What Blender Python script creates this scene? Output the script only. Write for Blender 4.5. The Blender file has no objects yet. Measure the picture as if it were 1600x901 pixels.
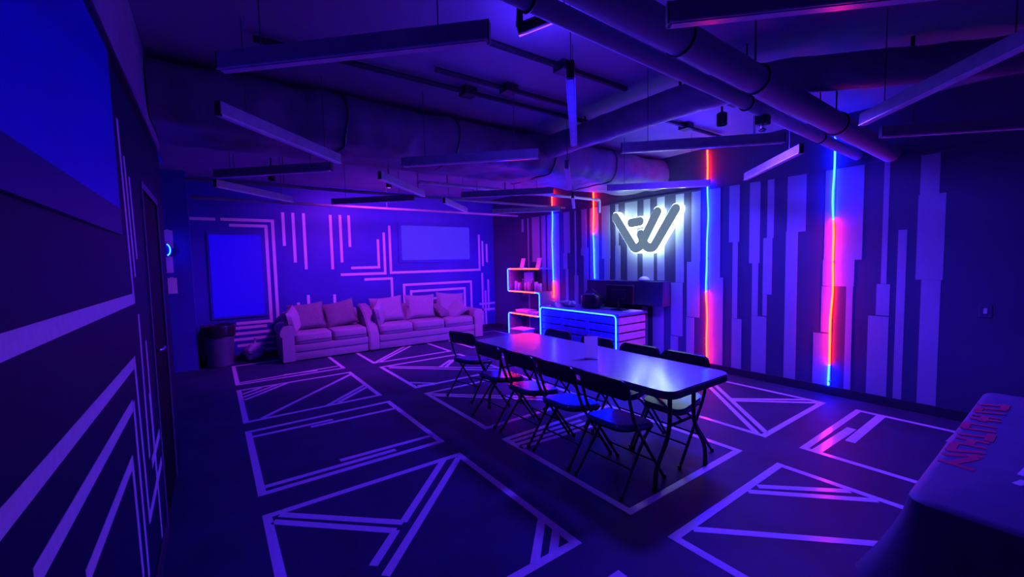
import bpy, bmesh, math, random
from mathutils import Vector, Matrix, noise
random.seed(7)
scene = bpy.context.scene
col = scene.collection

# ------------------------------------------------------------------ camera
YAW, PIT, ROL = (math.radians(v) for v in (35.664, 3.6418, -1.2861))
fw = Vector((math.sin(YAW)*math.cos(PIT), math.cos(YAW)*math.cos(PIT), -math.sin(PIT)))
rt = Vector((math.cos(YAW), -math.sin(YAW), 0.0))
up = rt.cross(fw)
r2 = rt*math.cos(ROL) + up*math.sin(ROL)
u2 = r2.cross(fw)
cam_data = bpy.data.cameras.new('camera')
cam_data.sensor_width = 36.0
cam_data.lens = 651.566/1600*36.0
cam_data.clip_start = 0.02
cam = bpy.data.objects.new('camera', cam_data)
col.objects.link(cam)
m = Matrix((r2, u2, -fw)).transposed().to_4x4()
m.translation = (0.0, 0.0, 1.6)
cam.matrix_world = m
scene.camera = cam

# ------------------------------------------------------------------ world, exposure, added fill lamps
world = bpy.data.worlds.new('world'); scene.world = world
world.use_nodes = True
world.node_tree.nodes['Background'].inputs[0].default_value = (0.0, 0.0, 0.0, 1)
world.node_tree.nodes['Background'].inputs[1].default_value = 0.0
vs = scene.view_settings
vs.view_transform = 'Standard'; vs.look = 'None'; vs.gamma = 1.0; vs.use_curve_mapping = False
vs.exposure = 0.0

VIOLET = (0.065, 0.020, 1.0)
MAGENTA = (0.50, 0.03, 1.0)
BLUE = (0.02, 0.004, 1.0)

def lamp(kind, loc, color, power, radius=0.08, target=None, angle=150, blend=1.0):
    d = bpy.data.lights.new('fill_lamp_light', kind)
    d.color = color; d.energy = power
    d.shadow_soft_size = radius
    o = bpy.data.objects.new('fill_lamp_light', d); col.objects.link(o)
    o.location = loc
    if kind == 'SPOT':
        d.spot_size = math.radians(angle); d.spot_blend = blend
    if target is not None:
        o.rotation_euler = (Vector(target)-Vector(loc)).to_track_quat('-Z', 'Y').to_euler()
    return o
# added coloured fill lamps, each under the ceiling (their made-up housings are built with the ceiling gear)
FILL_LAMPS = [
    ((3.90, 2.05, 2.80), VIOLET, 470, 172, (3.90, 2.05, 0)),
    ((2.35, 6.55, 2.80), MAGENTA, 300, 140, (2.6, 8.3, 0.9)),
    ((4.45, 6.35, 2.80), MAGENTA, 60, 140, (4.5, 8.2, 0.8)),
    ((0.75, 6.75, 2.80), BLUE, 24, 160, (0.75, 6.75, 0)),
]
for p, c_, e_, a_, t_ in FILL_LAMPS:
    lamp('SPOT', p, c_, e_, 0.16, t_, a_, 0.6)
# violet point lights without a fixture, added to brighten the ceiling
lamp('POINT', (1.72, 1.98, 2.74), VIOLET, 20, 0.05)
lamp('POINT', (4.45, 2.75, 2.72), VIOLET, 16, 0.05)

# ------------------------------------------------------------------ materials
def mat(name, color, rough=0.6, metal=0.0, spec=0.5, var=0.12, scale=14.0, bump=0.0, bscale=120.0, coat=0.0):
    mt = bpy.data.materials.new(name); mt.use_nodes = True
    nt = mt.node_tree; b = nt.nodes['Principled BSDF']
    tc = nt.nodes.new('ShaderNodeTexCoord')
    nz = nt.nodes.new('ShaderNodeTexNoise'); nz.inputs['Scale'].default_value = scale; nz.inputs['Detail'].default_value = 4
    nt.links.new(tc.outputs['Object'], nz.inputs['Vector'])
    rp = nt.nodes.new('ShaderNodeValToRGB')
    lo = [max(0, c*(1-var)) for c in color[:3]]; hi = [min(1, c*(1+var)) for c in color[:3]]
    rp.color_ramp.elements[0].position = 0.3; rp.color_ramp.elements[1].position = 0.7
    rp.color_ramp.elements[0].color = (*lo, 1); rp.color_ramp.elements[1].color = (*hi, 1)
    nt.links.new(nz.outputs['Fac'], rp.inputs['Fac'])
    nt.links.new(rp.outputs['Color'], b.inputs['Base Color'])
    b.inputs['Roughness'].default_value = rough; b.inputs['Metallic'].default_value = metal
    b.inputs['Specular IOR Level'].default_value = spec
    b.inputs['Coat Weight'].default_value = coat
    if bump:
        n2 = nt.nodes.new('ShaderNodeTexNoise'); n2.inputs['Scale'].default_value = bscale; n2.inputs['Detail'].default_value = 5
        nt.links.new(tc.outputs['Object'], n2.inputs['Vector'])
        bp = nt.nodes.new('ShaderNodeBump'); bp.inputs['Strength'].default_value = bump; bp.inputs['Distance'].default_value = 0.01
        nt.links.new(n2.outputs['Fac'], bp.inputs['Height']); nt.links.new(bp.outputs['Normal'], b.inputs['Normal'])
    return mt

def emit(name, color, strength):
    mt = bpy.data.materials.new(name); mt.use_nodes = True
    nt = mt.node_tree
    b = nt.nodes['Principled BSDF']
    b.inputs['Base Color'].default_value = (0.02, 0.02, 0.02, 1)
    nz = nt.nodes.new('ShaderNodeTexNoise'); nz.inputs['Scale'].default_value = 30
    tc = nt.nodes.new('ShaderNodeTexCoord'); nt.links.new(tc.outputs['Object'], nz.inputs['Vector'])
    mp = nt.nodes.new('ShaderNodeMapRange'); mp.inputs[3].default_value = strength*0.9; mp.inputs[4].default_value = strength*1.1
    nt.links.new(nz.outputs['Fac'], mp.inputs[0])
    b.inputs['Emission Color'].default_value = (*color, 1)
    nt.links.new(mp.outputs[0], b.inputs['Emission Strength'])
    return mt

M = dict(
    floor=mat('dark_floor_paint', (0.028, 0.036, 0.095), 0.6, spec=0.26, var=0.25, scale=3, bump=0.06, bscale=260),
    tape=mat('white_floor_tape', (0.80, 0.76, 0.82), 0.2, var=0.06, scale=40, bump=0.05, bscale=60),
    wtape=mat('white_wall_tape', (0.80, 0.72, 0.80), 0.4, var=0.06, scale=40),
    navy=mat('navy_wall_paint', (0.045, 0.045, 0.40), 0.5, spec=0.3, var=0.10, scale=2),
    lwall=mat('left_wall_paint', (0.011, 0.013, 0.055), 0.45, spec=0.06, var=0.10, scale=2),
    dwall=mat('dark_wall_paint', (0.075, 0.08, 0.15), 0.55, var=0.10, scale=2),
    stripe=mat('pale_wall_stripe', (0.40, 0.45, 0.50), 0.55, var=0.04, scale=5),
    ceil=mat('ceiling_paint', (0.26, 0.24, 0.32), 0.8, var=0.18, scale=1.3, bump=0.1, bscale=30),
    black=mat('black_paint', (0.012, 0.012, 0.016), 0.45),
    cabm=mat('dark_cabinet_laminate', (0.05, 0.05, 0.11), 0.4),
    blackm=mat('black_metal', (0.015, 0.015, 0.02), 0.6),
    base=mat('dark_baseboard', (0.04, 0.038, 0.06), 0.4),
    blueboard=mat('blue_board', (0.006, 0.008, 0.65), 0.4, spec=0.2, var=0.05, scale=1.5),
    blueboard_shade=mat('blue_board_shade', (0.008, 0.008, 0.16), 0.4, spec=0.2, var=0.05, scale=1.5),
    soffit=mat('soffit_paint', (0.26, 0.23, 0.32), 0.6),
    doorp=mat('black_door', (0.004, 0.004, 0.008), 0.5, spec=0.05),
    frame=mat('door_frame_paint', (0.20, 0.15, 0.28), 0.5),
    chrome=mat('brushed_steel', (0.7, 0.7, 0.72), 0.25, metal=1.0),
    fabric=mat('mauve_sofa_fabric', (0.36, 0.32, 0.39), 0.9, var=0.15, scale=60, bump=0.4, bscale=300, spec=0.2),
    fabric2=mat('brown_pillow_fabric', (0.23, 0.19, 0.23), 0.9, var=0.2, scale=50, bump=0.4, bscale=300, spec=0.2),
    ttop=mat('grey_plastic_tabletop', (0.42, 0.44, 0.48), 0.16, spec=1.0, var=0.05, scale=30, bump=0.012, bscale=300),
    trim=mat('table_rim_plastic', (0.10, 0.10, 0.13), 0.35),
    vinyl=mat('black_vinyl', (0.03, 0.03, 0.045), 0.28, bump=0.03, bscale=200, spec=0.95),
    seatv=mat('neon_tinted_seat_vinyl', (0.012, 0.014, 0.32), 0.24, spec=1.0),  # blue reflection of the desk neon put into the seat colour
    chairm=mat('chair_tube_metal', (0.05, 0.05, 0.065), 0.28, metal=0.5),
    cloth=mat('dark_blue_tablecloth', (0.11, 0.10, 0.20), 0.6, var=0.1, scale=6, bump=0.1, bscale=300),
    redprint=mat('red_print', (0.75, 0.03, 0.12), 0.6),
    whiteprint=mat('white_print', (0.75, 0.75, 0.8), 0.6),
    housing=mat('light_fixture_housing', (0.32, 0.32, 0.37), 0.5),
    diffuser=mat('fixture_diffuser', (0.80, 0.78, 0.82), 0.2, spec=0.8),
    duct=mat('duct_wrap', (0.17, 0.155, 0.21), 0.5, var=0.15, scale=6, bump=0.7, bscale=11),
    flex=mat('flexible_duct_wrap', (0.22, 0.20, 0.26), 0.5, var=0.2, scale=6, bump=0.3, bscale=20),
    pipe=mat('painted_pipe', (0.36, 0.40, 0.50), 0.75, spec=0.2, var=0.08),
    pvc=mat('pale_pipe', (0.62, 0.62, 0.66), 0.4),
    wood=mat('neon_tinted_desk_board', (0.14, 0.13, 0.50), 0.4, var=0.15, scale=9),  # spill of the blue neon is mixed into the board colour
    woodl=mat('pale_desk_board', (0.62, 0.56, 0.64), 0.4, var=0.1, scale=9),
    shelfm=mat('shelf_laminate', (0.30, 0.26, 0.34), 0.35),
    paper=mat('white_paper', (0.82, 0.80, 0.84), 0.7, var=0.03),
    bin=mat('grey_bin_plastic', (0.10, 0.10, 0.18), 0.4),
    bag=mat('black_bin_bag', (0.02, 0.02, 0.03), 0.25, bump=0.5, bscale=25),
    film=mat('crumpled_film', (0.45, 0.45, 0.55), 0.2, bump=0.8, bscale=18),
    can=mat('drink_can', (0.6, 0.5, 0.6), 0.3, metal=0.4),
    can2=mat('dark_bottle', (0.10, 0.06, 0.16), 0.15),
    tub=mat('pale_plastic_tub', (0.75, 0.6, 0.7), 0.35),
    greyface=mat('sign_face', (0.22, 0.25, 0.30), 0.5),
    wire=mat('dark_wire', (0.05, 0.05, 0.07), 0.4),
    e_blue=emit('blue_neon', (0.0009, 0.0055, 1.0), 200.0),
    e_red=emit('red_neon', (1.0, 0.010, 0.002), 52.0),
    e_white=emit('white_sign_light', (0.62, 0.90, 1.0), 9.0),
    e_screen=emit('blue_light_patch', (0.004, 0.0, 1.0), 0.75),
    e_patch2=emit('pale_blue_light_patch', (0.045, 0.022, 1.0), 0.8),
    e_face=emit('sign_face_glow', (0.42, 0.62, 0.9), 0.32),
    e_uv=emit('violet_lamp_lens', (0.3, 0.05, 1.0), 2.0),
)

def thin_paper():
    mt = mat('thin_card', (0.85, 0.84, 0.88), 0.6, var=0.02)
    nt = mt.node_tree; b = nt.nodes['Principled BSDF']; o = nt.nodes['Material Output']
    tr = nt.nodes.new('ShaderNodeBsdfTranslucent'); tr.inputs[0].default_value = (0.85, 0.84, 0.9, 1)
    mx = nt.nodes.new('ShaderNodeMixShader'); mx.inputs[0].default_value = 0.55
    nt.links.new(b.outputs[0], mx.inputs[1]); nt.links.new(tr.outputs[0], mx.inputs[2]); nt.links.new(mx.outputs[0], o.inputs[0])
    return mt
M['thin'] = thin_paper()

# ------------------------------------------------------------------ helpers
def link(name, bm, material, parent=None, smooth=False):
    me = bpy.data.meshes.new(name); bm.normal_update(); bm.to_mesh(me); bm.free()
    if smooth:
        for p in me.polygons: p.use_smooth = True
        try: me.set_sharp_from_angle(angle=math.radians(40))
        except Exception: pass
    me.materials.append(material)
    o = bpy.data.objects.new(name, me); col.objects.link(o)
    if parent is not None: o.parent = parent
    return o
def tag(o, label, cat, group=None):
    o['label'] = label; o['category'] = cat
    if group: o['group'] = group
    return o
def thing(name, label, cat, loc=(0, 0, 0), rz=0.0, group=None):
    o = bpy.data.objects.new(name, None); col.objects.link(o)
    o.empty_display_size = 0.1
    o.location = loc; o.rotation_euler = (0, 0, rz)
    return tag(o, label, cat, group)
def struct(o):
    o['kind'] = 'structure'; return o
def B(): return bmesh.new()
def box(bm, x0, x1, y0, y1, z0, z1, bev=0.0, seg=2):
    r = bmesh.ops.create_cube(bm, size=1.0)
    vs_ = r['verts']
    for v in vs_:
        v.co = Vector(((x0+x1)/2+v.co.x*(x1-x0), (y0+y1)/2+v.co.y*(y1-y0), (z0+z1)/2+v.co.z*(z1-z0)))
    if bev > 0:
        es = list({e for v in vs_ for e in v.link_edges})
        bmesh.ops.bevel(bm, geom=es, offset=bev, segments=seg, affect='EDGES', profile=0.5)
    return bm
def rbox(*a, **k): return box(B(), *a, **k)
def strip(bm, p, q, width, n, h=0.002, ext=0.0):
    """flat bar from p to q lying on a surface with normal n"""
    p, q, n = Vector(p), Vector(q), Vector(n)
    d = (q-p).normalized(); s = d.cross(n).normalized()*width/2
    p = p-d*ext; q = q+d*ext
    vs_ = []
    for hh in (0.0, h):
        for c in (p-s, q-s, q+s, p+s): vs_.append(bm.verts.new(c+n*hh))
    f = [(4, 5, 6, 7), (3, 2, 1, 0), (0, 1, 5, 4), (1, 2, 6, 5), (2, 3, 7, 6), (3, 0, 4, 7)]
    for i in f: bm.faces.new([vs_[j] for j in i])
    bmesh.ops.recalc_face_normals(bm, faces=bm.faces)
    return bm
def tube(bm, pts, r, n=8, cap=True, closed=False):
    pts = [Vector(p) for p in pts]; rings = []
    m_ = len(pts); prev = None
    for i, p in enumerate(pts):
        if closed: t = (pts[(i+1) % m_]-pts[i-1]).normalized()
        else: t = (pts[min(i+1, m_-1)]-pts[max(i-1, 0)]).normalized()
        if prev is None:
            a = Vector((0, 0, 1)) if abs(t.z) < 0.9 else Vector((1, 0, 0))
            u = t.cross(a).normalized()
        else:
            u = (prev-t*prev.dot(t)).normalized()
        prev = u; w = t.cross(u)
        rr = r[i] if isinstance(r, (list, tuple)) else r
        rings.append([bm.verts.new(p+(u*math.cos(2*math.pi*k/n)+w*math.sin(2*math.pi*k/n))*rr) for k in range(n)])
    rng = range(m_) if closed else range(m_-1)
    for i in rng:
        a, b = rings[i], rings[(i+1) % m_]
        for k in range(n):
            bm.faces.new((a[k], a[(k+1) % n], b[(k+1) % n], b[k]))
    if cap and not closed:
        bm.faces.new(rings[0][::-1]); bm.faces.new(rings[-1])
    return bm
def arc_path(pts, rad, n=5):
    """round the corners of a polyline"""
    pts = [Vector(p) for p in pts]; out = [pts[0]]
    for a, b, c in zip(pts, pts[1:], pts[2:]):
        d1 = (a-b); d2 = (c-b); r_ = min(rad, d1.length*0.48, d2.length*0.48)
        p, q = b+d1.normalized()*r_, b+d2.normalized()*r_
        for i in range(n+1):
            t = i/n; out.append(p*(1-t)**2+b*2*t*(1-t)+q*t*t)
    out.append(pts[-1]); return out
def lathe(bm, prof, n=24, c=(0, 0, 0)):
    rings = []
    for r, z in prof:
        rings.append([bm.verts.new((c[0]+r*math.cos(2*math.pi*k/n), c[1]+r*math.sin(2*math.pi*k/n), c[2]+z)) for k in range(n)])
    for a, b in zip(rings, rings[1:]):
        for k in range(n): bm.faces.new((a[k], a[(k+1) % n], b[(k+1) % n], b[k]))
    bm.faces.new(rings[0][::-1]); bm.faces.new(rings[-1])
    return bm
def puff(bm, sx, sy, sz, e1=0.35, e2=0.45, nu=14, nv=24, mt=None, sag=0.0):
    """superellipsoid cushion"""
    def sp(v, e): return math.copysign(abs(v)**e, v)
    rows = []
    for i in range(1, nu):
        a = -math.pi/2+math.pi*i/nu
        rows.append([Vector((sx/2*sp(math.cos(a), e1)*sp(math.cos(2*math.pi*k/nv), e2),
                             sy/2*sp(math.cos(a), e1)*sp(math.sin(2*math.pi*k/nv), e2),
                             sz/2*sp(math.sin(a), e1))) for k in range(nv)])
    vr = []
    for r_ in rows:
        l = []
        for p in r_:
            p = p+Vector((0, 0, noise.noise(p*6)*sag))
            if mt is not None: p = mt @ p
            l.append(bm.verts.new(p))
        vr.append(l)
    for a, b in zip(vr, vr[1:]):
        for k in range(nv): bm.faces.new((a[k], a[(k+1) % nv], b[(k+1) % nv], b[k]))
    bm.faces.new(vr[0][::-1]); bm.faces.new(vr[-1])
    return bm
def prism(bm, poly, z0, z1, axis='z', at=0.0):
    """extrude a closed polygon; axis x: poly=(y,z)  y: poly=(x,z)  z: poly=(x,y)"""
    def P(p, h):
        if axis == 'x': return (h, p[0], p[1])
        if axis == 'y': return (p[0], h, p[1])
        return (p[0], p[1], h)
    a = [bm.verts.new(P(p, z0)) for p in poly]; b = [bm.verts.new(P(p, z1)) for p in poly]
    n = len(poly)
    for i in range(n): bm.faces.new((a[i], a[(i+1) % n], b[(i+1) % n], b[i]))
    bm.faces.new(a[::-1]); bm.faces.new(b)
    bmesh.ops.recalc_face_normals(bm, faces=bm.faces)
    return bm
def rrect(cx, cy, w, h, r, n=6):
    out = []
    for sx, sy, a0 in ((1, 1, 0), (-1, 1, 90), (-1, -1, 180), (1, -1, 270)):
        for i in range(n+1):
            a = math.radians(a0+90*i/n)
            out.append((cx+sx*(w/2-r)+r*math.cos(a), cy+sy*(h/2-r)+r*math.sin(a)))
    return out
def copy_tree(o, parent=None):
    c = o.copy(); col.objects.link(c); c.parent = parent
    for ch in o.children: copy_tree(ch, c)
    return c

# ------------------------------------------------------------------ measured layout (metres)
FLOOR_TAPE = [(0.229, 6.893, 1.555, 6.995, 0.05), (0.79, 6.97, 1.235, 6.906, 0.05), (0.224, 6.239, 0.448, 6.416, 0.05), (0.23, 6.091, 0.647, 6.446, 0.05), (0.236, 5.949, 0.772, 6.451, 0.05), (0.351, 5.101, 1.567, 6.317, 0.05), (0.998, 5.083, 1.571, 5.632, 0.05), (1.123, 5.11, 1.571, 5.52, 0.05), (0.229, 4.587, 0.94, 4.572, 0.05), (0.719, 4.502, 1.565, 4.483, 0.05), (0.229, 3.472, 1.208, 3.465, 0.05), (0.772, 3.56, 1.581, 3.543, 0.05), (0.273, 3.013, 0.879, 2.44, 0.05), (0.88, 2.443, 1.454, 3.038, 0.05), (0.227, 2.953, 0.812, 2.391, 0.05), (0.817, 2.394, 0.611, 2.178, 0.05), (1.568, 2.995, 0.639, 2.066, 0.05), (1.59, 1.949, 1.299, 1.662, 0.05), (1.597, 1.821, 1.426, 1.659, 0.05), (2.098, 6.837, 3.018, 7.836, 0.05), (2.147, 6.794, 3.095, 7.766, 0.05), (2.168, 6.423, 3.432, 5.229, 0.045), (2.155, 6.329, 3.479, 4.992, 0.045), (2.795, 5.85, 3.137, 6.168, 0.05), (2.846, 5.775, 3.208, 6.166, 0.05), (2.086, 5.352, 2.378, 5.052, 0.05), (2.117, 5.135, 2.329, 5.047, 0.05), (2.095, 4.717, 3.091, 3.734, 0.05), (2.11, 4.621, 3.043, 3.654, 0.05), (2.069, 2.971, 2.93, 2.939, 0.045), (2.069, 2.894, 2.914, 2.853, 0.045), (2.07, 2.82, 2.899, 2.77, 0.045), (4.963, 2.748, 3.927, 1.716, 0.05), (5.078, 2.736, 4.01, 1.675, 0.05), (4.671, 2.338, 5.309, 1.771, 0.05), (4.637, 2.292, 5.257, 1.688, 0.05), (3.007, 1.305, 3.424, 0.902, 0.05), (2.889, 1.315, 3.427, 0.76, 0.05), (2.225, 1.321, 3.415, 0.121, 0.05), (3.946, 1.259, 4.706, 1.237, 0.07), (4.35, 1.154, 5.29, 1.162, 0.07)]
BACK_TAPE = [(-0.258, 2.428, 0.077, 2.428), (0.186, 2.432, 0.93, 2.432), (0.935, 2.433, 0.935, 0.636), (0.301, 2.335, 0.822, 2.335), (0.828, 2.334, 0.828, 0.623), (0.834, 0.636, 0.318, 0.636), (0.271, 0.556, 0.735, 0.556), (0.266, 0.456, 0.81, 0.456), (0.255, 0.354, 0.885, 0.354), (0.312, 0.245, 0.886, 0.245), (0.421, 0.131, 0.886, 0.131), (1.105, 2.574, 1.105, 2.006), (1.27, 2.574, 1.27, 1.699), (1.448, 2.575, 1.448, 1.568), (1.917, 2.565, 1.917, 1.555), (2.096, 2.573, 2.096, 1.685), (2.26, 2.572, 2.26, 1.991), (1.283, 0.911, 1.283, 0.601), (1.458, 1.043, 1.458, 0.584), (1.926, 1.025, 1.926, 0.537), (2.099, 0.895, 2.099, 0.52), (2.821, 2.108, 2.821, 1.549), (2.823, 1.552, 2.284, 1.552), (2.948, 2.25, 2.948, 1.417), (2.956, 1.424, 2.081, 1.424), (3.072, 2.398, 3.072, 1.434), (3.071, 1.431, 5.26, 1.431), (5.257, 1.429, 5.257, 2.252), (2.532, 1.31, 3.079, 1.31), (3.08, 1.307, 3.08, 0.647), (3.345, 0.538, 3.345, 1.163), (3.344, 1.158, 4.996, 1.158), (5.007, 1.152, 5.007, 0.458), (5.017, 0.451, 5.645, 0.451), (3.5, 0.524, 3.5, 1.016), (3.501, 1.008, 4.829, 1.008), (4.829, 0.999, 4.829, 0.356), (3.657, 0.509, 3.657, 0.827), (3.654, 0.823, 4.695, 0.823), (4.693, 0.82, 4.693, 0.368), (5.352, 2.1, 5.352, 1.537), (5.471, 2.029, 5.471, 1.627), (5.325, 1.33, 5.325, 0.074), (5.492, 1.168, 5.492, 0.432), (5.407, 0.899, 5.407, 0.065), (5.245, 0.598, 5.649, 0.598)]
LEFT_TAPE = [(1.118, 1.469, 2.677, 1.466), (1.048, 1.183, 2.507, 1.182), (1.175, 1.011, 2.385, 1.019), (1.511, 0.8, 2.27, 0.813), (2.589, 2.269, 2.66, 1.486), (2.7, 2.127, 2.761, 1.582), (2.816, 2.051, 2.866, 1.673), (2.532, 1.192, 2.605, 0.405), (2.419, 1.014, 2.458, 0.214), (2.28, 0.816, 2.322, 0.299), (2.773, 1.367, 2.769, 0.661), (2.962, 1.207, 3.007, -0.043), (2.939, 0.926, 2.977, 0.438), (2.628, 0.401, 3.266, 0.456), (2.848, 0.589, 3.239, 0.625)]
RIGHT_STRIPES = [(3.99, 3.859, 1.259, 2.545), (3.67, 3.535, 1.238, 2.545), (3.745, 3.555, 0.428, 1.234), (3.752, 3.626, 0.1, 0.415), (3.415, 3.279, 1.541, 2.545), (3.484, 3.289, 0.737, 1.542), (3.491, 3.369, 0.1, 0.727), (3.157, 2.994, 1.323, 2.545), (3.157, 2.948, 0.1, 1.322), (2.873, 2.739, 1.798, 2.545), (2.823, 2.756, 0.777, 1.799), (2.825, 2.698, 0.1, 0.772), (2.611, 2.484, 1.514, 2.545), (2.57, 2.497, 0.835, 1.514), (2.57, 2.392, 0.1, 0.831), (2.399, 2.324, 1.822, 2.545), (2.441, 2.337, 1.117, 1.828), (2.439, 2.39, 0.845, 1.114), (2.176, 1.982, 1.881, 2.545), (2.185, 2.059, 0.1, 1.89), (1.794, 1.45, 1.541, 2.545), (1.802, 1.512, 1.247, 1.545), (1.808, 1.711, 0.714, 1.241), (1.578, 1.519, 0.1, 1.249), (1.879, 1.717, 0.1, 0.698), (1.288, 1.243, 1.284, 2.545), (1.32, 1.213, 0.954, 1.282), (1.382, 1.214, 0.1, 0.942), (1.163, 1.096, 0.1, 1.836), (1.015, 0.88, 2.152, 2.545), (1.024, 0.832, 1.335, 2.163), (0.981, 0.844, 0.1, 1.333), (4.613, 4.364, 1.948, 2.545), (4.572, 4.367, 1.247, 1.953), (4.24, 4.12, 1.848, 2.545), (4.261, 4.053, 1.254, 1.729), (5.129, 4.941, 1.62, 2.545), (5.077, 4.952, 1.234, 1.62), (4.819, 4.755, 1.835, 2.545), (4.827, 4.718, 1.24, 1.836), (5.632, 5.501, 1.825, 2.545), (5.649, 5.464, 1.692, 1.828), (5.584, 5.466, 0.1, 1.692), (5.42, 5.203, 1.227, 2.545), (5.412, 5.285, 0.1, 1.225), (5.818, 5.78, 1.314, 2.545), (5.835, 5.73, 0.1, 1.314), (6.12, 5.949, 1.746, 2.545), (6.145, 6.024, 1.438, 1.749), (6.078, 6.005, 0.1, 1.438), (6.619, 6.253, 0.1, 2.545), (6.804, 6.68, 0.1, 2.545), (7.126, 6.873, 1.589, 2.545), (7.282, 7.237, 0.1, 2.545), (7.491, 7.42, 2.258, 2.545), (4.273, 4.169, 0.1, 0.832), (4.073, 3.875, 0.1, 0.847)]

# ================================================================== THE ROOM
XL, XR, YB, YR, ZC = -0.31, 5.68, 8.65, -1.7, 3.12
floor = struct(link('floor', rbox(-1.8, XR+0.12, YR-0.12, YB+0.12, -0.12, 0.0), M['floor']))
floor['label'] = 'dark painted floor with white tape outlines'
ceiling = struct(link('ceiling', rbox(-1.8, XR+0.12, YR-0.12, YB+0.12, ZC, ZC+0.1), M['ceil']))
wall_back = struct(link('wall_back', rbox(-0.25, XR, YB, YB+0.12, 0, ZC), M['navy']))
wall_right = struct(link('wall_right', rbox(XR, XR+0.12, YR, YB+0.12, 0, ZC), M['dwall']))
wall_rear = struct(link('wall_rear', rbox(XL-0.12, XR, YR-0.12, YR, 0, ZC), M['dwall']))
# left wall with a door opening, ends at y = 4.6; a side passage opens behind it
bm = B()
box(bm, XL-0.12, XL, YR, 3.27, 0, ZC); box(bm, XL-0.12, XL, 4.07, 4.6, 0, ZC); box(bm, XL-0.12, XL, 3.27, 4.07, 2.08, ZC)
wall_left = struct(link('wall_left', bm, M['lwall']))
wall_passage = struct(link('wall_passage', rbox(-1.8, -1.68, 4.6, 8.25, 0, ZC), M['dwall']))
wall_passage_front = struct(link('wall_passage_front', rbox(-1.68, XL-0.12, 4.48, 4.6, 0, ZC), M['dwall']))
wall_pier = struct(link('wall_pier', rbox(-1.8, -0.25, 8.25, YB+0.12, 0, ZC), M['navy']))
link('upper_panel', rbox(XL, XL+0.012, YR, 4.6, 2.52, ZC-0.004), M['soffit'], wall_left)
link('ledge', rbox(XL, XL+0.03, YR, 4.6, 2.495, 2.52), M['base'], wall_left)
baseboard_right = struct(link('baseboard_right', rbox(XR-0.014, XR, YR, YB-0.001, 0.0, 0.1, bev=0.003), M['base']))
baseboard_left = struct(link('baseboard_left', rbox(XL, XL+0.012, YR, 3.2, 0, 0.1, bev=0.003), M['base']))
baseboard_back = struct(link('baseboard_back', rbox(-0.25, XR-0.014, YB-0.012, YB, 0, 0.09, bev=0.003), M['base']))
# bulkhead band above the stripes
trim_1 = struct(link('trim_1', rbox(XR-0.012, XR, YR, YB-0.013, 2.55, 2.572), M['dwall']))

# door
door = struct(thing('door_1', 'black door with a steel lever handle in the left wall', 'door'))
del door['category']
link('door_panel', rbox(XL-0.05, XL-0.003, 3.275, 4.065, 0.006, 2.075, bev=0.003), M['doorp'], door)
bm = B()
box(bm, XL-0.02, XL+0.008, 3.235, 3.27, 0, 2.12); box(bm, XL-0.02, XL+0.008, 4.07, 4.11, 0, 2.12); box(bm, XL-0.02, XL+0.008, 3.27, 4.07, 2.08, 2.12)
link('door_frame', bm, M['frame'], door)
bm = tube(B(), arc_path([(XL-0.03, 3.38, 1.1), (XL+0.03, 3.38, 1.1), (XL+0.032, 3.52, 1.098)], 0.02), 0.010)
lathe(bm, [(0.028, -0.004), (0.028, 0.004)], 16, (0, 0, 0))
for v in bm.verts:
    if v.co.length < 0.05: v.co = Vector((XL-0.026+v.co.z, 3.38+v.co.x, 1.1+v.co.y))
h = link('handle', bm, M['chrome'], door, True)
h['label'] = 'steel lever handle'

# blue panel high on the left wall, its less lit lower part coloured darker
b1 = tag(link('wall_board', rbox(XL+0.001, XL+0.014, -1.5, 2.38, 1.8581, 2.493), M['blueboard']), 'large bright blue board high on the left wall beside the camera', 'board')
b2 = tag(link('board_shaded_part', rbox(XL+0.001, XL+0.014, -1.5, 2.39, 1.75, 1.858), M['blueboard_shade']), 'less lit lower part of the large blue board, coloured darker', 'strip')

# tapes -------------------------------------------------------------
cols = [(0.176, 1.619), (2.046, 3.48), (3.893, 5.326)]
rows = [(8.157, 6.771), (6.483, 5.046), (4.779, 3.346), (3.07, 1.63), (1.37, -0.06)]
def ftape(x0, y0, x1, y1, w=0.05, i=0):
    o = link('tape_strip', strip(B(), (x0, y0, 0), (x1, y1, 0), w, (0, 0, 1), 0.0010+0.00012*i), M['tape'], floor)
    return o
n_ = 0
for ci, (a, b) in enumerate(cols):
    for ri, (f_, nr) in enumerate(rows):
        w = 0.052
        h_ = w/2
        for s in (((a+h_, f_), (a+h_, nr)), ((b-h_, f_), (b-h_, nr)), ((a, f_-h_), (b, f_-h_)), ((a, nr+h_), (b, nr+h_))):
            ftape(*s[0], *s[1], w, n_ % 7); n_ += 1
for i, (x0, y0, x1, y1, w) in enumerate(FLOOR_TAPE): ftape(x0, y0, x1, y1, w, i % 9)
for i, (x0, z0, x1, z1) in enumerate(BACK_TAPE):
    link('tape_strip', strip(B(), (x0, YB, z0), (x1, YB, z1), 0.05, (0, -1, 0), 0.0012+0.00012*(i % 9), ext=0.02), M['wtape'], wall_back)
for i, (y0, z0, y1, z1) in enumerate(LEFT_TAPE):
    link('tape_strip', strip(B(), (XL, y0, z0), (XL, y1, z1), 0.05, (1, 0, 0), 0.0012+0.00012*(i % 9), ext=0.015), M['wtape'], wall_left)
for i, (y0, y1, z0, z1) in enumerate(RIGHT_STRIPES):
    link('wall_stripe', rbox(XR-0.004-0.0001*(i % 5), XR, min(y0, y1), max(y0, y1), z0, z1), M['stripe'], wall_right)

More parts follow.
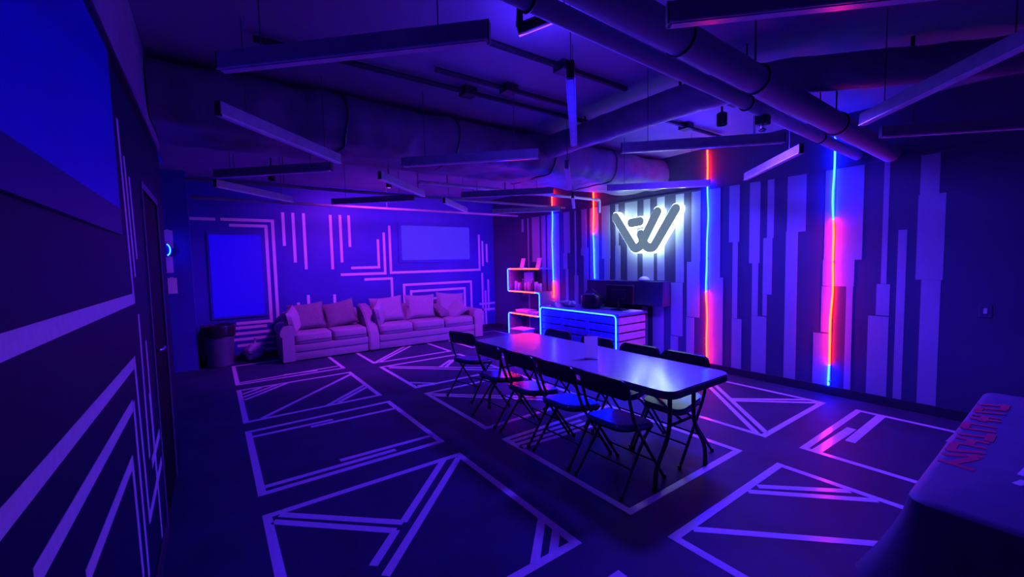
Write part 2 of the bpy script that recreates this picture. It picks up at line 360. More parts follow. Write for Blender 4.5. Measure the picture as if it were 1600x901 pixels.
# soft blue light patches on the back wall, put in as glowing panels
t = thing('wall_glow', 'bright blue light patch as a glowing panel on the back wall above the bin', 'screen', (0.36, YB, 1.47))
link('patch_border', rbox(-0.405, 0.405, -0.025, 0, -0.735, 0.735, bev=0.004), M['navy'], t)
link('glow_panel', rbox(-0.375, 0.375, -0.030, -0.0255, -0.7, 0.7), M['e_screen'], t)
t = thing('wall_glow', 'wide dim blue light patch as a glowing panel high on the back wall above the long sofa', 'screen', (4.15, YB, 2.06))
link('patch_border', rbox(-0.90, 0.90, -0.02, 0, -0.43, 0.43, bev=0.004), M['navy'], t)
link('glow_panel', rbox(-0.83, 0.83, -0.024, -0.0205, -0.37, 0.37), M['e_patch2'], t)

# notices and small lamp on the pier
for nm, x0, x1, z0, z1, lb in (('wall_notice', -0.585, -0.455, 1.93, 2.20, 'top paper notice behind the glowing blue wall light'),
                               ('wall_notice', -0.565, -0.475, 1.55, 1.80, 'narrow paper notice just below the glowing blue wall light'),
                               ('wall_notice', -0.565, -0.445, 1.23, 1.47, 'lowest paper notice on the wall left of the bin')):
    t = thing(nm, lb, 'notice', ((x0+x1)/2, 8.25, z0), group='paper notices by the side passage')
    w, hh = (x1-x0)/2, z1-z0
    link('sheet', rbox(-w, w, -0.004, -0.0005, 0, hh), M['paper'], t)
    link('tape_corner', rbox(-0.02, 0.02, -0.006, -0.0041, hh-0.015, hh+0.012), M['wtape'], t)
t = thing('wall_light', 'small round wall light glowing blue between paper notices', 'wall light', (-0.54, 8.25, 1.90))
bm = B(); prism(bm, [(0.07*math.cos(a*math.pi/12), 0.10*math.sin(a*math.pi/12)) for a in range(24)], -0.05, -0.007, 'y')
link('housing', bm, M['blackm'], t, True)
bm = tube(B(), [(0.045*math.cos(math.radians(a)), -0.058, 0.085*math.sin(math.radians(a))) for a in range(-80, 81, 10)], 0.008)
link('light_arc', bm, M['e_blue'], t, True)

# small wall plate on the dark end of the right wall
t = thing('wall_socket', 'small wall plate on the dark end of the striped wall', 'socket', (XR, 0.55, 1.06))
link('plate', rbox(-0.008, 0, -0.04, 0.04, -0.06, 0.06, bev=0.003), M['dwall'], t)
link('switch_toggle', rbox(-0.014, -0.008, -0.012, 0.012, -0.025, 0.025, bev=0.002), M['pvc'], t)

# ================================================================== NEON ON THE RIGHT WALL
def led(y, segs, label):
    t = thing('led_strip', label, 'led strip', (XR-0.03, y, 0), group='vertical led strips on the striped wall')
    zt, zb = segs[0][1], segs[-1][0]
    ph = random.random()*6
    def px(z): return (0.004*math.sin(z*5+ph), 0.008*math.sin(z*3.1+ph)+0.004*math.sin(z*9+ph), z)
    link('channel', rbox(0.017, 0.0255, -0.005, 0.005, zb, zt), M['pvc'], t)
    for z0, z1, c in segs:
        n = max(3, int((z1-z0)/0.06))
        o = link('red_segment' if c == 'r' else 'blue_segment', tube(B(), [px(z0+(z1-z0)*i/n) for i in range(n+1)], 0.0095, 8), M['e_red' if c == 'r' else 'e_blue'], t, True)
    for z in (zb+0.05, (zt+zb)/2, zt-0.05):
        link('clip', rbox(-0.004, 0.0255, -0.016, 0.016, z-0.006, z+0.006), M['pvc'], t)
    return t
led(6.425, [(2.71, 3.02, 'r'), (1.18, 2.62, 'b'), (0.85, 1.18, 'r')][::1], 'led strip behind the lit shelf, red top and long blue middle')
led(5.30, [(2.08, 2.99, 'r'), (1.26, 2.08, 'b')], 'led strip left of the white sign, red above and blue below')
led(3.165, [(2.66, 3.08, 'r'), (1.12, 2.66, 'b'), (0.10, 1.12, 'r')], 'led strip right of the white sign, blue between two red ends')
led(1.705, [(1.99, 2.93, 'b'), (0.35, 1.99, 'r'), (0.11, 0.35, 'b')], 'rightmost led strip, blue top, long red middle and blue foot')

# halo lit sign ------------------------------------------------------
def stroke_poly(pts, w, n=10):
    """outline of a thick rounded poly-line in (y,z)"""
    P = [Vector((p[0], p[1])) for p in pts]
    left, right = [], []
    m_ = len(P)
    for i, p in enumerate(P):
        t = (P[min(i+1, m_-1)]-P[max(i-1, 0)]).normalized(); nn = Vector((-t.y, t.x))*w/2
        left.append(p+nn); right.append(p-nn)
    t1 = (P[-1]-P[-2]).normalized(); t0 = (P[0]-P[1]).normalized()
    def capc(c, t):
        a0 = math.atan2(t.y, t.x)
        return [c+Vector((math.cos(a0+math.pi/2-math.pi*k/n), math.sin(a0+math.pi/2-math.pi*k/n)))*w/2 for k in range(1, n)]
    return left+capc(P[-1], t1)+right[::-1]+capc(P[0], t0)
def smooth2(pts, rad):
    q = arc_path([(p[0], p[1], 0) for p in pts], rad, 6); return [(p.x, p.y) for p in q]
sign = thing('wall_sign', 'halo lit white sign of rounded strokes shaped like a W with a bar', 'sign', (XR, 0, 0))
SA = smooth2([(4.70, 2.31), (4.31, 1.76), (4.20, 1.80), (3.89, 2.31)], 0.12)
SB = smooth2([(4.19, 1.99), (4.10, 1.79), (3.97, 1.76), (3.58, 2.32)], 0.12)
SP = [(4.375, 2.185), (4.205, 2.195)]
SC = [(4.225, 2.03), (4.20, 1.93)]
for nm, pts, w in (('letter_stroke', SA, 0.145), ('letter_stroke', SB, 0.145), ('letter_bar', SP, 0.14)):
    bm = prism(B(), [(p.x, p.y) for p in stroke_poly(pts, w)], -0.150, -0.138, 'x')
    f = link(nm, bm, M['e_face'], sign)
    bm = prism(B(), [(p.x, p.y) for p in stroke_poly(pts, w+0.018)], -0.137, -0.035, 'x')
    link('glowing_edge', bm, M['e_white'], f)
    bm = B()
    for p in (pts[0], pts[len(pts)//2], pts[-1]): tube(bm, [(-0.036, p[0], p[1]), (0, p[0], p[1])], 0.008)
    link('stand_off', bm, M['chrome'], f)

# ================================================================== DESK, SHELF, CABINET
desk = thing('reception_desk', 'reception desk of horizontal boards outlined in blue neon', 'desk', (4.85, 4.08, 0))
DL, DD, DH = 1.76, 0.66, 0.79
link('desk_top', rbox(-0.03, DD, -0.03, DL+0.03, DH-0.035, DH, bev=0.006), M['wood'], desk)
link('core', rbox(0.02, DD-0.01, 0.02, DL-0.02, 0, DH-0.036), M['black'], desk)
nb = 6; bh = (DH-0.05)/nb
for i in range(nb):
    z0 = 0.01+i*bh
    link('front_board', rbox(0.0, 0.019, 0.0, DL, z0, z0+bh-0.022, bev=0.003), M['wood'], desk)
    link('side_board', rbox(0.021, DD-0.012, -0.002, 0.019, z0, z0+bh-0.022, bev=0.003), M['woodl'], desk)
for y in (0.62, 1.22):
    link('upright', rbox(-0.012, 0.0, y-0.035, y+0.035, 0.01, DH-0.14, bev=0.003), M['wood'], desk)
path = arc_path([(-0.042, DL-0.005, 0.02), (-0.042, DL-0.005, DH-0.02), (-0.042, 0.005, DH-0.02), (-0.042, 0.005, 0.02)], 0.07, 6)
link('neon_tube', tube(B(), path, 0.0095, 8), M['e_blue'], desk, True)['label'] = 'blue neon tube'

shelf = thing('shelf_unit', 'open shelf unit with a red and blue neon tube in an S shape', 'shelf', (5.30, 6.43, 0))
SW, SD = 1.10, 0.355
for z in (1.46, 0.98, 0.50):
    link('shelf_board', rbox(0, SD, 0, SW, z-0.03, z), M['shelfm'], shelf)
link('side_panel', rbox(0.001, SD, SW-0.025, SW, 0.98, 1.43), M['shelfm'], shelf)
link('side_panel', rbox(0.001, SD, 0, 0.025, 0.50, 0.95), M['shelfm'], shelf)
link('side_panel', rbox(0.001, SD, SW-0.025, SW, 0.0, 0.47), M['shelfm'], shelf)
link('side_panel', rbox(SD-0.03, SD, 0, 0.025, 0.98, 1.43), M['shelfm'], shelf)
link('foot_panel', rbox(0.001, SD, 0.0, 0.025, 0.0, 0.47), M['shelfm'], shelf)
def seg3(pts): return arc_path(pts, 0.06, 5)
xs = -0.012
link('red_neon', tube(B(), [(xs, 0.03, 1.45), (xs, SW-0.08, 1.45)], 0.009), M['e_red'], shelf, True)
link('blue_neon', tube(B(), seg3([(xs, SW-0.08, 1.45), (xs, SW-0.01, 1.45), (xs, SW-0.01, 0.965), (xs, SW-0.08, 0.965)]), 0.009), M['e_blue'], shelf, True)
link('red_neon', tube(B(), [(xs, SW-0.08, 0.965), (xs, 0.16, 0.965)], 0.009), M['e_red'], shelf, True)
link('blue_neon', tube(B(), seg3([(xs, 0.16, 0.965), (xs, 0.01, 0.965), (xs, 0.01, 0.485), (xs, 0.08, 0.485)]), 0.009), M['e_blue'], shelf, True)
link('red_neon', tube(B(), [(xs, 0.08, 0.485), (xs, SW-0.12, 0.485)], 0.009), M['e_red'], shelf, True)
link('blue_neon', tube(B(), seg3([(xs, SW-0.12, 0.485), (xs, SW-0.01, 0.485), (xs, SW-0.01, 0.03)]), 0.009), M['e_blue'], shelf, True)

def can(x, y, z, r, hh, m_, label, kind='can'):
    t = thing('drink_can' if kind == 'can' else 'bottle', label, kind, (x, y, z), group='drinks on the lit shelf')
    if kind == 'can':
        link('body', lathe(B(), [(r*0.82, 0), (r, 0.008), (r, hh-0.012), (r*0.84, hh)], 14), m_, t, True)
        link('lid', lathe(B(), [(r*0.80, hh), (r*0.80, hh+0.003)], 14), M['chrome'], t)
    else:
        link('body', lathe(B(), [(r*0.9, 0), (r, 0.01), (r, hh*0.6), (r*0.4, hh*0.78), (r*0.38, hh*0.95)], 14), m_, t, True)
        link('cap', lathe(B(), [(r*0.42, hh*0.95), (r*0.42, hh)], 12), M['pvc'], t)
ordn = ['leftmost', 'second', 'third', 'fourth', 'fifth', 'sixth', 'seventh', 'eighth']
for i in range(8):
    y = 7.38-i*0.115
    if i in (2, 5): can(5.42, y, 0.98, 0.036, 0.25, M['can2'], ordn[i]+' drink from the left on the upper shelf, a bottle', 'bottle')
    else: can(5.42, y, 0.98, 0.042, 0.17 if i % 2 else 0.20, M['can'], ordn[i]+' drink from the left on the upper shelf, a can')
def card(x, y, label):
    t = thing('display_card', label, 'card', (x, y, 1.46), rz=0.15)
    link('sheet', prism(B(), [(-0.05, 0.012), (-0.046, 0.012), (0.014, 0.21), (0.010, 0.21)], -0.06, 0.06, 'y'), M['paper'], t)
    link('stand', prism(B(), [(-0.07, 0.0), (0.05, 0.0), (0.05, 0.012), (-0.07, 0.012)], -0.055, 0.055, 'y'), M['pvc'], t)
card(5.42, 7.12, 'left leaning paper card on top of the neon shelf')
card(5.42, 6.58, 'right leaning paper card on top of the neon shelf')
t = thing('framed_print', 'pale square picture leaning inside the top of the neon shelf', 'picture', (5.60, 7.16, 0.98))
link('frame', rbox(-0.012, 0.012, -0.17, 0.17, 0.14, 0.40, bev=0.003), M['shelfm'], t); link('sheet', rbox(-0.015, -0.0125, -0.15, 0.15, 0.16, 0.38), M['paper'], t)
link('easel', rbox(-0.01, 0.01, -0.02, 0.02, 0.0, 0.14), M['shelfm'], t)
t = thing('flat_box', 'flat pale box lying on the lower shelf of the neon unit', 'box', (5.47, 7.12, 0.50))
link('tray', rbox(-0.13, 0.13, -0.2, 0.2, 0, 0.05, bev=0.004), M['tub'], t); link('lid', rbox(-0.135, 0.135, -0.205, 0.205, 0.0505, 0.07, bev=0.003), M['paper'], t)
t = thing('flat_box', 'smaller flat box on the right of the lower neon shelf', 'box', (5.47, 6.72, 0.50))
link('tray', rbox(-0.11, 0.11, -0.13, 0.13, 0, 0.035, bev=0.004), M['tub'], t); link('lid', rbox(-0.115, 0.115, -0.135, 0.135, 0.0355, 0.05, bev=0.003), M['paper'], t)

# long black wall cabinet and dome
t = thing('wall_cabinet', 'long black cabinet hung on the wall under the white sign', 'cabinet', (XR, 4.55, 0.87))
link('body', rbox(-0.16, -0.005, -0.79, 0.79, 0.0, 0.38, bev=0.004), M['cabm'], t)
for i in range(3):
    y0 = -0.785+i*0.524
    d_ = link('cabinet_door', rbox(-0.178, -0.161, y0+0.003, y0+0.519, 0.006, 0.374, bev=0.003), M['cabm'], t)
    link('knob', lathe(B(), [(0.012, 0), (0.014, 0.012)], 12, (0, 0, 0)), M['blackm'], d_).location = (-0.185, y0+0.46, 0.06)
t = thing('dome_speaker', 'pale dome shaped speaker on top of the black wall cabinet', 'speaker', (XR-0.09, 4.17, 1.251))
link('dome', lathe(B(), [(0.085, 0.012)]+[(0.085*math.cos(a*math.pi/16), 0.012+0.06*math.sin(a*math.pi/16)) for a in range(0, 8)], 20), M['pvc'], t, True)
link('foot', lathe(B(), [(0.07, 0), (0.09, 0.0115)], 20), M['blackm'], t)

# things on the desk
zt = DH
t = thing('computer_monitor', 'black computer monitor on the right of the neon desk', 'monitor', (5.30, 4.42, zt))
link('screen', rbox(-0.02, 0.02, -0.27, 0.27, 0.10, 0.40, bev=0.006), M['black'], t); link('back_shell', rbox(-0.045, -0.0205, -0.15, 0.15, 0.16, 0.34, bev=0.01), M['blackm'], t)
link('stand', tube(B(), [(-0.03, 0, 0.012), (-0.035, 0, 0.2)], 0.018), M['blackm'], t); link('foot', rbox(-0.1, 0.08, -0.12, 0.12, 0, 0.014, bev=0.004), M['blackm'], t)
t = thing('paper_stack', 'white papers on the right end of the neon desk', 'papers', (5.28, 4.16, zt))
for i in range(3):
    o = link('sheet', rbox(-0.14, 0.14, -0.09, 0.09, 0, 0.003), M['paper'], t); o.location = (0.01*i, 0.008*i, 0.001+0.0035*i); o.rotation_euler = (0, 0, 0.12*i-0.1)
t = thing('backpack', 'dark soft bag slumped on the middle of the neon desk', 'bag', (5.22, 4.92, zt))
link('bag_body', puff(B(), 0.30, 0.40, 0.26, 0.6, 0.6, mt=Matrix.Translation((0, 0, 0.13)), sag=0.03), M['bag'], t, True)
link('strap', tube(B(), [(-0.05, 0.12*math.cos(a), 0.22+0.10*math.sin(a)) for a in [k*math.pi/8 for k in range(9)]], 0.012), M['bag'], t, True)
t = thing('crumpled_wrap', 'crumpled shiny wrapper on the left of the neon desk', 'wrapper', (5.12, 5.42, zt))
bm = puff(B(), 0.16, 0.34, 0.10, 0.7, 0.8, mt=Matrix.Translation((0, 0, 0.05)))
for v in bm.verts:
    v.co += v.co.normalized()*0.03*noise.noise(v.co*22); v.co.z = max(0, v.co.z)
link('foil', bm, M['film'], t)
link('twist', tube(B(), [(0.02, 0.16, 0.05), (0.03, 0.22, 0.075), (0.01, 0.25, 0.06)], [0.02, 0.008, 0.02]), M['film'], t)
for i, (yy, lb) in enumerate(((5.72, 'left of two small white jars on the corner of the neon desk'), (5.64, 'right of two small white jars on the corner of the neon desk'))):
    t = thing('small_jar', lb, 'jar', (5.0, yy, zt), group='small jars on the desk')
    link('glass', lathe(B(), [(0.024, 0), (0.030, 0.01), (0.030, 0.06), (0.022, 0.072)], 14), M['paper'], t, True)
    link('lid', lathe(B(), [(0.026, 0.0725), (0.026, 0.09)], 14), M['chrome'], t)
t = thing('desk_figure', 'small round purple ornament on the desk beside the wrapper', 'ornament', (5.2, 5.12, zt))
link('body', puff(B(), 0.1, 0.12, 0.12, 1, 1, mt=Matrix.Translation((0, 0, 0.058))), M['tub'], t, True)
link('head', puff(B(), 0.07, 0.08, 0.07, 1, 1, mt=Matrix.Translation((0, 0, 0.142))), M['tub'], t, True)

t = thing('storage_tub', 'pale plastic tub glowing pink on the floor before the neon shelf', 'tub', (4.87, 6.47, 0), rz=0.1)
bm = prism(B(), rrect(0, 0, 0.30, 0.40, 0.05), 0.0, 0.27)
for v in bm.verts:
    if v.co.z < 0.1: v.co.x *= 0.86; v.co.y *= 0.86
link('tub_body', bm, M['tub'], t, True)
link('lid', prism(B(), rrect(0, 0, 0.33, 0.43, 0.06), 0.271, 0.30), M['tub'], t)
link('handle', tube(B(), arc_path([(-0.150, -0.09, 0.19), (-0.19, -0.09, 0.21), (-0.19, 0.09, 0.21), (-0.150, 0.09, 0.19)], 0.03), 0.008), M['tub'], t, True)

# ================================================================== TABLE
tb = thing('folding_table', 'long grey folding table with a glossy top in the middle of the room', 'table', (2.715, 2.76, 0))
TW, TLn = 0.77, 2.44
bm = prism(B(), rrect(0, 0, TW, TLn, 0.09, 8), 0.735, 0.742)
link('table_top', bm, M['ttop'], tb)
bm = prism(B(), rrect(0, 0, TW+0.012, TLn+0.012, 0.096, 8), 0.690, 0.7345)
link('rim', bm, M['trim'], tb)
for s in (-1, 1):
    yb = s*1.06
    for sx in (-1, 1):
        p = arc_path([(sx*0.15, yb, 0.69), (sx*0.15, yb, 0.36), (sx*0.31, yb, 0.16), (sx*0.32, yb, 0.0)], 0.12, 6)
        lg = link('leg', tube(B(), p, 0.0155, 10), M['chairm'], tb, True)
        link('foot_cap', lathe(B(), [(0.02, 0), (0.02, 0.03)], 12, (sx*0.32, yb, 0.0)), M['black'], lg)
    link('cross_bar', tube(B(), [(-0.16, yb, 0.42), (0.16, yb, 0.42)], 0.011), M['chairm'], tb, True)
    link('brace', tube(B(), [(0, yb, 0.42), (0, yb-s*0.48, 0.685)], 0.010), M['chairm'], tb, True)
t = thing('tent_card', 'white menu card standing on the long table', 'card', (2.64, 2.52, 0.742), rz=math.radians(40))
link('card_sheet', strip(B(), (0.012, 0, 0.012), (-0.012, 0, 0.20), 0.115, (-1, 0, -0.128), 0.0012), M['thin'], t)
link('card_foot', rbox(-0.03, 0.04, -0.058, 0.058, 0.0, 0.012, bev=0.003), M['pvc'], t)

# ================================================================== CHAIRS
def make_chair():
    t = thing('folding_chair', 'x', 'chair', group='black folding chairs around the long table')
    hw = 0.215
    # seat
    pl = [(0.0, 0)]
    out = []
    for x, y in rrect(0.0, 0, 0.39, 0.395, 0.09, 5):
        if x < 0: y *= 0.94
        out.append((x, y))
    bm = prism(B(), out, 0.425, 0.452)
    es = [e for e in bm.edges if all(v.co.z > 0.45 for v in e.verts)]
    bmesh.ops.bevel(bm, geom=es, offset=0.014, segments=3, affect='EDGES')
    for v in bm.verts: v.co.z -= 0.14*v.co.x
    st = link('seat', bm, M['seatv'], t, True)
    bm = prism(B(), [(x*0.97, y*0.97) for x, y in out], 0.405, 0.4245)
    for v in bm.verts: v.co.z -= 0.14*v.co.x
    link('seat_pan', bm, M['chairm'], st)
    # back
    bm = B()
    sec = rrect(0, 0.722, 0.445, 0.150, 0.060, 6)
    def bx(y, z): return -0.105-0.30*(z-0.56)-0.035*(1-(y/0.22)**2)
    a = [bm.verts.new((bx(y, z)-0.013, y, z)) for y, z in sec]; b = [bm.verts.new((bx(y, z)+0.013, y, z)) for y, z in sec]
    n = len(sec)
    for i in range(n): bm.faces.new((a[i], a[(i+1) % n], b[(i+1) % n], b[i]))
    bm.faces.new(a[::-1]); bm.faces.new(b); bmesh.ops.recalc_face_normals(bm, faces=bm.faces)
    bmesh.ops.bevel(bm, geom=[e for e in bm.edges if abs((e.verts[0].co-e.verts[1].co).x) < 0.02 and len(e.link_faces) == 2 and any(len(f.verts) > 4 for f in e.link_faces)], offset=0.008, segments=2, affect='EDGES')
    link('backrest', bm, M['vinyl'], t, True)
    for s in (-1, 1):
        p = arc_path([(-0.165, s*hw, 0.745), (-0.105, s*hw, 0.50), (0.245, s*hw, 0.0)], 0.12, 6)
        lg = link('front_leg', tube(B(), p, 0.0115, 8), M['chairm'], t, True)
        link('foot_cap', lathe(B(), [(0.014, 0), (0.014, 0.03)], 10, (0.24, s*hw, 0)), M['black'], lg)
        p = arc_path([(0.13, s*(hw-0.022), 0.415), (0.05, s*(hw-0.022), 0.36), (-0.235, s*(hw-0.004), 0.0)], 0.06, 5)
        lg = link('rear_leg', tube(B(), p, 0.0105, 8), M['chairm'], t, True)
        link('foot_cap', lathe(B(), [(0.013, 0), (0.013, 0.03)], 10, (-0.232, s*(hw-0.004), 0)), M['black'], lg)
    link('front_stretcher', tube(B(), [(0.135, -hw, 0.157), (0.135, hw, 0.157)], 0.007), M['chairm'], t, True)
    link('rear_stretcher', tube(B(), [(-0.105, -hw+0.02, 0.163), (-0.105, hw-0.02, 0.163)], 0.007), M['chairm'], t, True)
    link('seat_rail', tube(B(), [(-0.055, -hw, 0.43), (-0.055, hw, 0.43)], 0.007), M['chairm'], t, True)
    return t
proto = make_chair()
spots = [
    (2.36, 1.985, 0, 'folding chair nearest the camera on the sofa side of the table'),
    (2.36, 2.49, 0, 'second folding chair from the camera on the sofa side of the table'),
    (2.36, 2.99, 0, 'third folding chair from the camera on the sofa side of the table'),
    (2.365, 3.52, 0, 'fourth folding chair from the camera on the sofa side of the table'),
    (2.50, 4.33, 13, 'folding chair turned slightly, last past the far end of the table'),
    (3.045, 1.99, 180, 'folding chair nearest the camera on the striped wall side of the table'),
    (3.045, 2.45, 180, 'second folding chair from the camera on the striped wall side of the table'),
    (3.055, 2.99, 180, 'third folding chair on the striped wall side, behind the white menu card'),
    (3.06, 3.60, 180, 'farthest folding chair on the striped wall side of the table'),
]
for i, (x, y, a, lb) in enumerate(spots):
    o = proto if i == 0 else copy_tree(proto)
    o.location = (x, y, 0); o.rotation_euler = (0, 0, math.radians(a)); o['label'] = lb

# ================================================================== SOFAS
def roll_arm(x0, x1, y0, y1, hh):
    """rolled arm: profile in (x,z) extruded along y"""
    w = x1-x0; r = w*0.56; cx = (x0+x1)/2; cz = hh-r
    prof = [(x0+0.02, 0.02), (x1-0.02, 0.02), (x1-0.02, cz-0.06)]
    for k in range(0, 13):
        a = math.radians(-25+230*k/12); prof.append((cx+r*math.cos(a), cz+r*math.sin(a)))
    prof.append((x0+0.02, cz-0.06))
    bm = prism(B(), prof, y0, y1, 'y')
    return bm
def sofa(name, label, loc, rz, n, W_, left_roll, right_roll, left_slope):
    t = thing(name, label, 'sofa', loc, rz)
    D = 0.88
    x0 = 0.20 if (left_roll or left_slope) else 0.0
    x1 = W_-(0.20 if right_roll else 0.0)
    link('base', rbox(x0, x1, 0.03, D-0.05, 0.02, 0.165, bev=0.012), M['fabric'], t, True)
    link('front_rail', rbox(x0, x1, 0.015, D-0.05, 0.168, 0.285, bev=0.012), M['fabric'], t, True)
    link('back_frame', rbox(x0-0.1 if x0 else 0, x1+0.1 if right_roll else x1, D-0.22, D, 0.02, 0.78, bev=0.05, seg=4), M['fabric'], t, True)
    if left_roll: link('arm', roll_arm(0.0, 0.22, 0.0, D-0.05, 0.62), M['fabric'], t, True)
    if right_roll: link('arm', roll_arm(W_-0.22, W_, 0.0, D-0.05, 0.62), M['fabric'], t, True)
    if left_slope:
        pr = [(0.0, 0.02), (D-0.02, 0.02), (D-0.02, 0.84), (0.60, 0.80), (0.34, 0.68), (0.10, 0.45), (0.0, 0.30)]
        bm = prism(B(), pr, 0.0, 0.19, 'x')
        bmesh.ops.bevel(bm, geom=list(bm.edges), offset=0.02, segments=2, affect='EDGES')
        link('sloped_arm', bm, M['fabric'], t, True)
    cw = (x1-x0)/n
    for i in range(n):
        cx = x0+cw*(i+0.5)
        bm = puff(B(), cw-0.012, 0.64, 0.19, 0.22, 0.22, mt=Matrix.Translation((cx, 0.33, 0.375)), sag=0.01)
        cu = link('seat_cushion', bm, M['fabric'], t, True)
        z = 0.355
        bm = tube(B(), [(cx-cw/2+0.03, 0.006, z), (cx+cw/2-0.03, 0.006, z)], 0.006)
        link('piping', bm, M['fabric2'], cu, True)
    return t, x0, x1, cw
def throw(name, label, loc, rot, sx, sz, th, m_, parent_group='loose cushions on the sofas'):
    t = thing(name, label, 'cushion', loc, group=parent_group)
    t.rotation_euler = rot
    # square cushion, pointed corners: thickness falls towards the rim
    bm = B(); n = 12
    for side in (-1, 1):
        g = []
        for i in range(n+1):
            row = []
            for j in range(n+1):
                u, v = -1+2*i/n, -1+2*j/n
                k = max(0, (1-u**4))*max(0, (1-v**4))
                pin = 1-0.10*(1-abs(u)**2)*abs(v)**3-0.0
                pin2 = 1-0.10*(1-abs(v)**2)*abs(u)**3
                row.append(bm.verts.new((u*sx/2*pin2, side*th/2*k**0.5+0.012*noise.noise((u*2, v*2, side)), v*sz/2*pin+sz/2)))
            g.append(row)
        for i in range(n):
            for j in range(n):
                q = (g[i][j], g[i+1][j], g[i+1][j+1], g[i][j+1])
                bm.faces.new(q if side > 0 else q[::-1])
    bmesh.ops.remove_doubles(bm, verts=bm.verts, dist=0.004)
    bmesh.ops.recalc_face_normals(bm, faces=bm.faces)
    link('cover', bm, m_, t, True)
    edge = [(-sx/2*0.98, 0, 0.01), (sx/2*0.98, 0, 0.01), (sx/2*0.98, 0, sz-0.01), (-sx/2*0.98, 0, sz-0.01)]
    pts = []
    for a, b in zip(edge, edge[1:]+edge[:1]):
        for k in range(6):
            f = k/6; p = Vector(a).lerp(Vector(b), f)
            bend = 0.10*(1-(2*f-1)**2)
            c = Vector((0, 0, sz/2)); p = p+(c-p)*bend*0.9
            pts.append(p)
    link('piping', tube(B(), pts, 0.007, 6, closed=True), m_, t, True)
    return t
s1, a0, a1, cw1 = sofa('loveseat', 'two seat mauve sofa on the left against the back wall', (0.86, 7.74, 0), 0.0, 2, 1.42, True, False, False)
R_ = math.radians
throw('back_cushion', 'left back cushion of the two seat sofa', (1.37, 8.20, 0.46), (R_(-16), R_(-3), 0.05), 0.60, 0.50, 0.20, M['fabric2'])
throw('back_cushion', 'right back cushion of the two seat sofa', (1.95, 8.20, 0.46), (R_(-16), R_(-10), -0.05), 0.60, 0.50, 0.20, M['fabric2'])
throw('side_pillow', 'pillow standing against the left arm of the two seat sofa', (1.12, 8.02, 0.46), (R_(-8), R_(-14), R_(68)), 0.44, 0.44, 0.18, M['fabric'])
s2, b0, b1_, cw2 = sofa('long_sofa', 'three seat mauve sofa against the middle of the back wall', (2.29, 7.74, 0), R_(-2.0), 3, 2.42, False, True, True)
for i, lb in enumerate(('left', 'middle', 'right')):
    throw('back_cushion', lb+' back cushion of the three seat sofa', (2.29+b0+cw2*(i+0.5), 8.17-0.03*i, 0.46), (R_(-15), R_((-3, 2, 5)[i]), R_(-2)), 0.66, 0.52, 0.20, M['fabric'])
throw('side_pillow', 'pillow leaning on the sloped arm of the three seat sofa', (2.62, 8.02, 0.46), (R_(-8), R_(-20), R_(60)), 0.42, 0.44, 0.16, M['fabric'])
throw('scatter_pillow', 'dark pillow lying at the right end of the three seat sofa', (4.03, 7.97, 0.465), (R_(-50), R_(10), R_(25)), 0.44, 0.40, 0.15, M['fabric2'])
throw('scatter_pillow', 'pale pillow lying tilted at the right end of the three seat sofa', (4.27, 7.87, 0.475), (R_(-38), R_(-35), R_(-20)), 0.46, 0.38, 0.16, M['fabric'])

# bin and bundle
t = thing('waste_bin', 'tall round waste bin with a black bag in the left corner', 'bin', (0.03, 8.34, 0))
link('bin_body', lathe(B(), [(0.175, 0), (0.185, 0.01), (0.225, 0.62), (0.215, 0.625), (0.18, 0.05)], 28), M['bin'], t, True)
bm = lathe(B(), [(0.236, 0.50), (0.242, 0.54), (0.243, 0.62), (0.238, 0.67), (0.21, 0.68), (0.17, 0.60)], 40)
for v in bm.verts:
    k = noise.noise(v.co*14)*0.014; v.co.x *= 1+k; v.co.y *= 1+k; v.co.z += noise.noise(v.co*9)*0.025
link('bin_bag', bm, M['bag'], t, True)
t = thing('plastic_bundle', 'crumpled shiny round bundle on the floor by the bin', 'bundle', (0.53, 8.42, 0))
bm = puff(B(), 0.30, 0.26, 0.30, 0.9, 0.9, mt=Matrix.Translation((0, 0, 0.15)))
for v in bm.verts:
    d = noise.noise(v.co*13)*0.035; v.co += Vector((v.co.x, v.co.y, v.co.z-0.15)).normalized()*d; v.co.z = max(0.002, v.co.z)
link('film', bm, M['film'], t)
link('knot', tube(B(), [(0, 0, 0.28), (0.01, 0, 0.33), (0.03, 0.01, 0.37)], [0.03, 0.012, 0.035]), M['film'], t)

# ================================================================== CLOTH-COVERED TABLE (right foreground)
ct = thing('covered_table', 'table under a dark printed cloth in the right foreground', 'table', (2.845, -0.04, 0))
LX, LY, ZT = 1.83, 0.76, 0.757
def per(n=160, off=0.0, r=0.05):
    """points on the rounded rectangle with outward normals and closeness to a corner"""
    pts = []
    hx, hy = LX/2+off, LY/2+off
    base = rrect(0, 0, 2*hx, 2*hy, r+off, 8)
    # resample
    P = [Vector((x, y)) for x, y in base]; P.append(P[0])
    d = [0]
    for a, b in zip(P, P[1:]): d.append(d[-1]+(b-a).length)
    tot = d[-1]; j = 0
    for i in range(n):
        s = tot*i/n
        while d[j+1] < s: j += 1
        f = (s-d[j])/max(1e-9, d[j+1]-d[j]); p = P[j].lerp(P[j+1], f)
        pts.append(p)
    return pts
bm = B(); N_ = 168
ring0 = per(N_)
rws = []
def corner(p):
    dx, dy = LX/2-abs(p.x), LY/2-abs(p.y)
    return math.exp(-((dx*dx+dy*dy)/0.045))
levels = [(-0.02, 0.0), (0.0, 0.003), (0.012, 0.012), (0.016, 0.03)] + [(None, k/8) for k in range(1, 9)]
cen = bm.verts.new((0, 0, ZT))
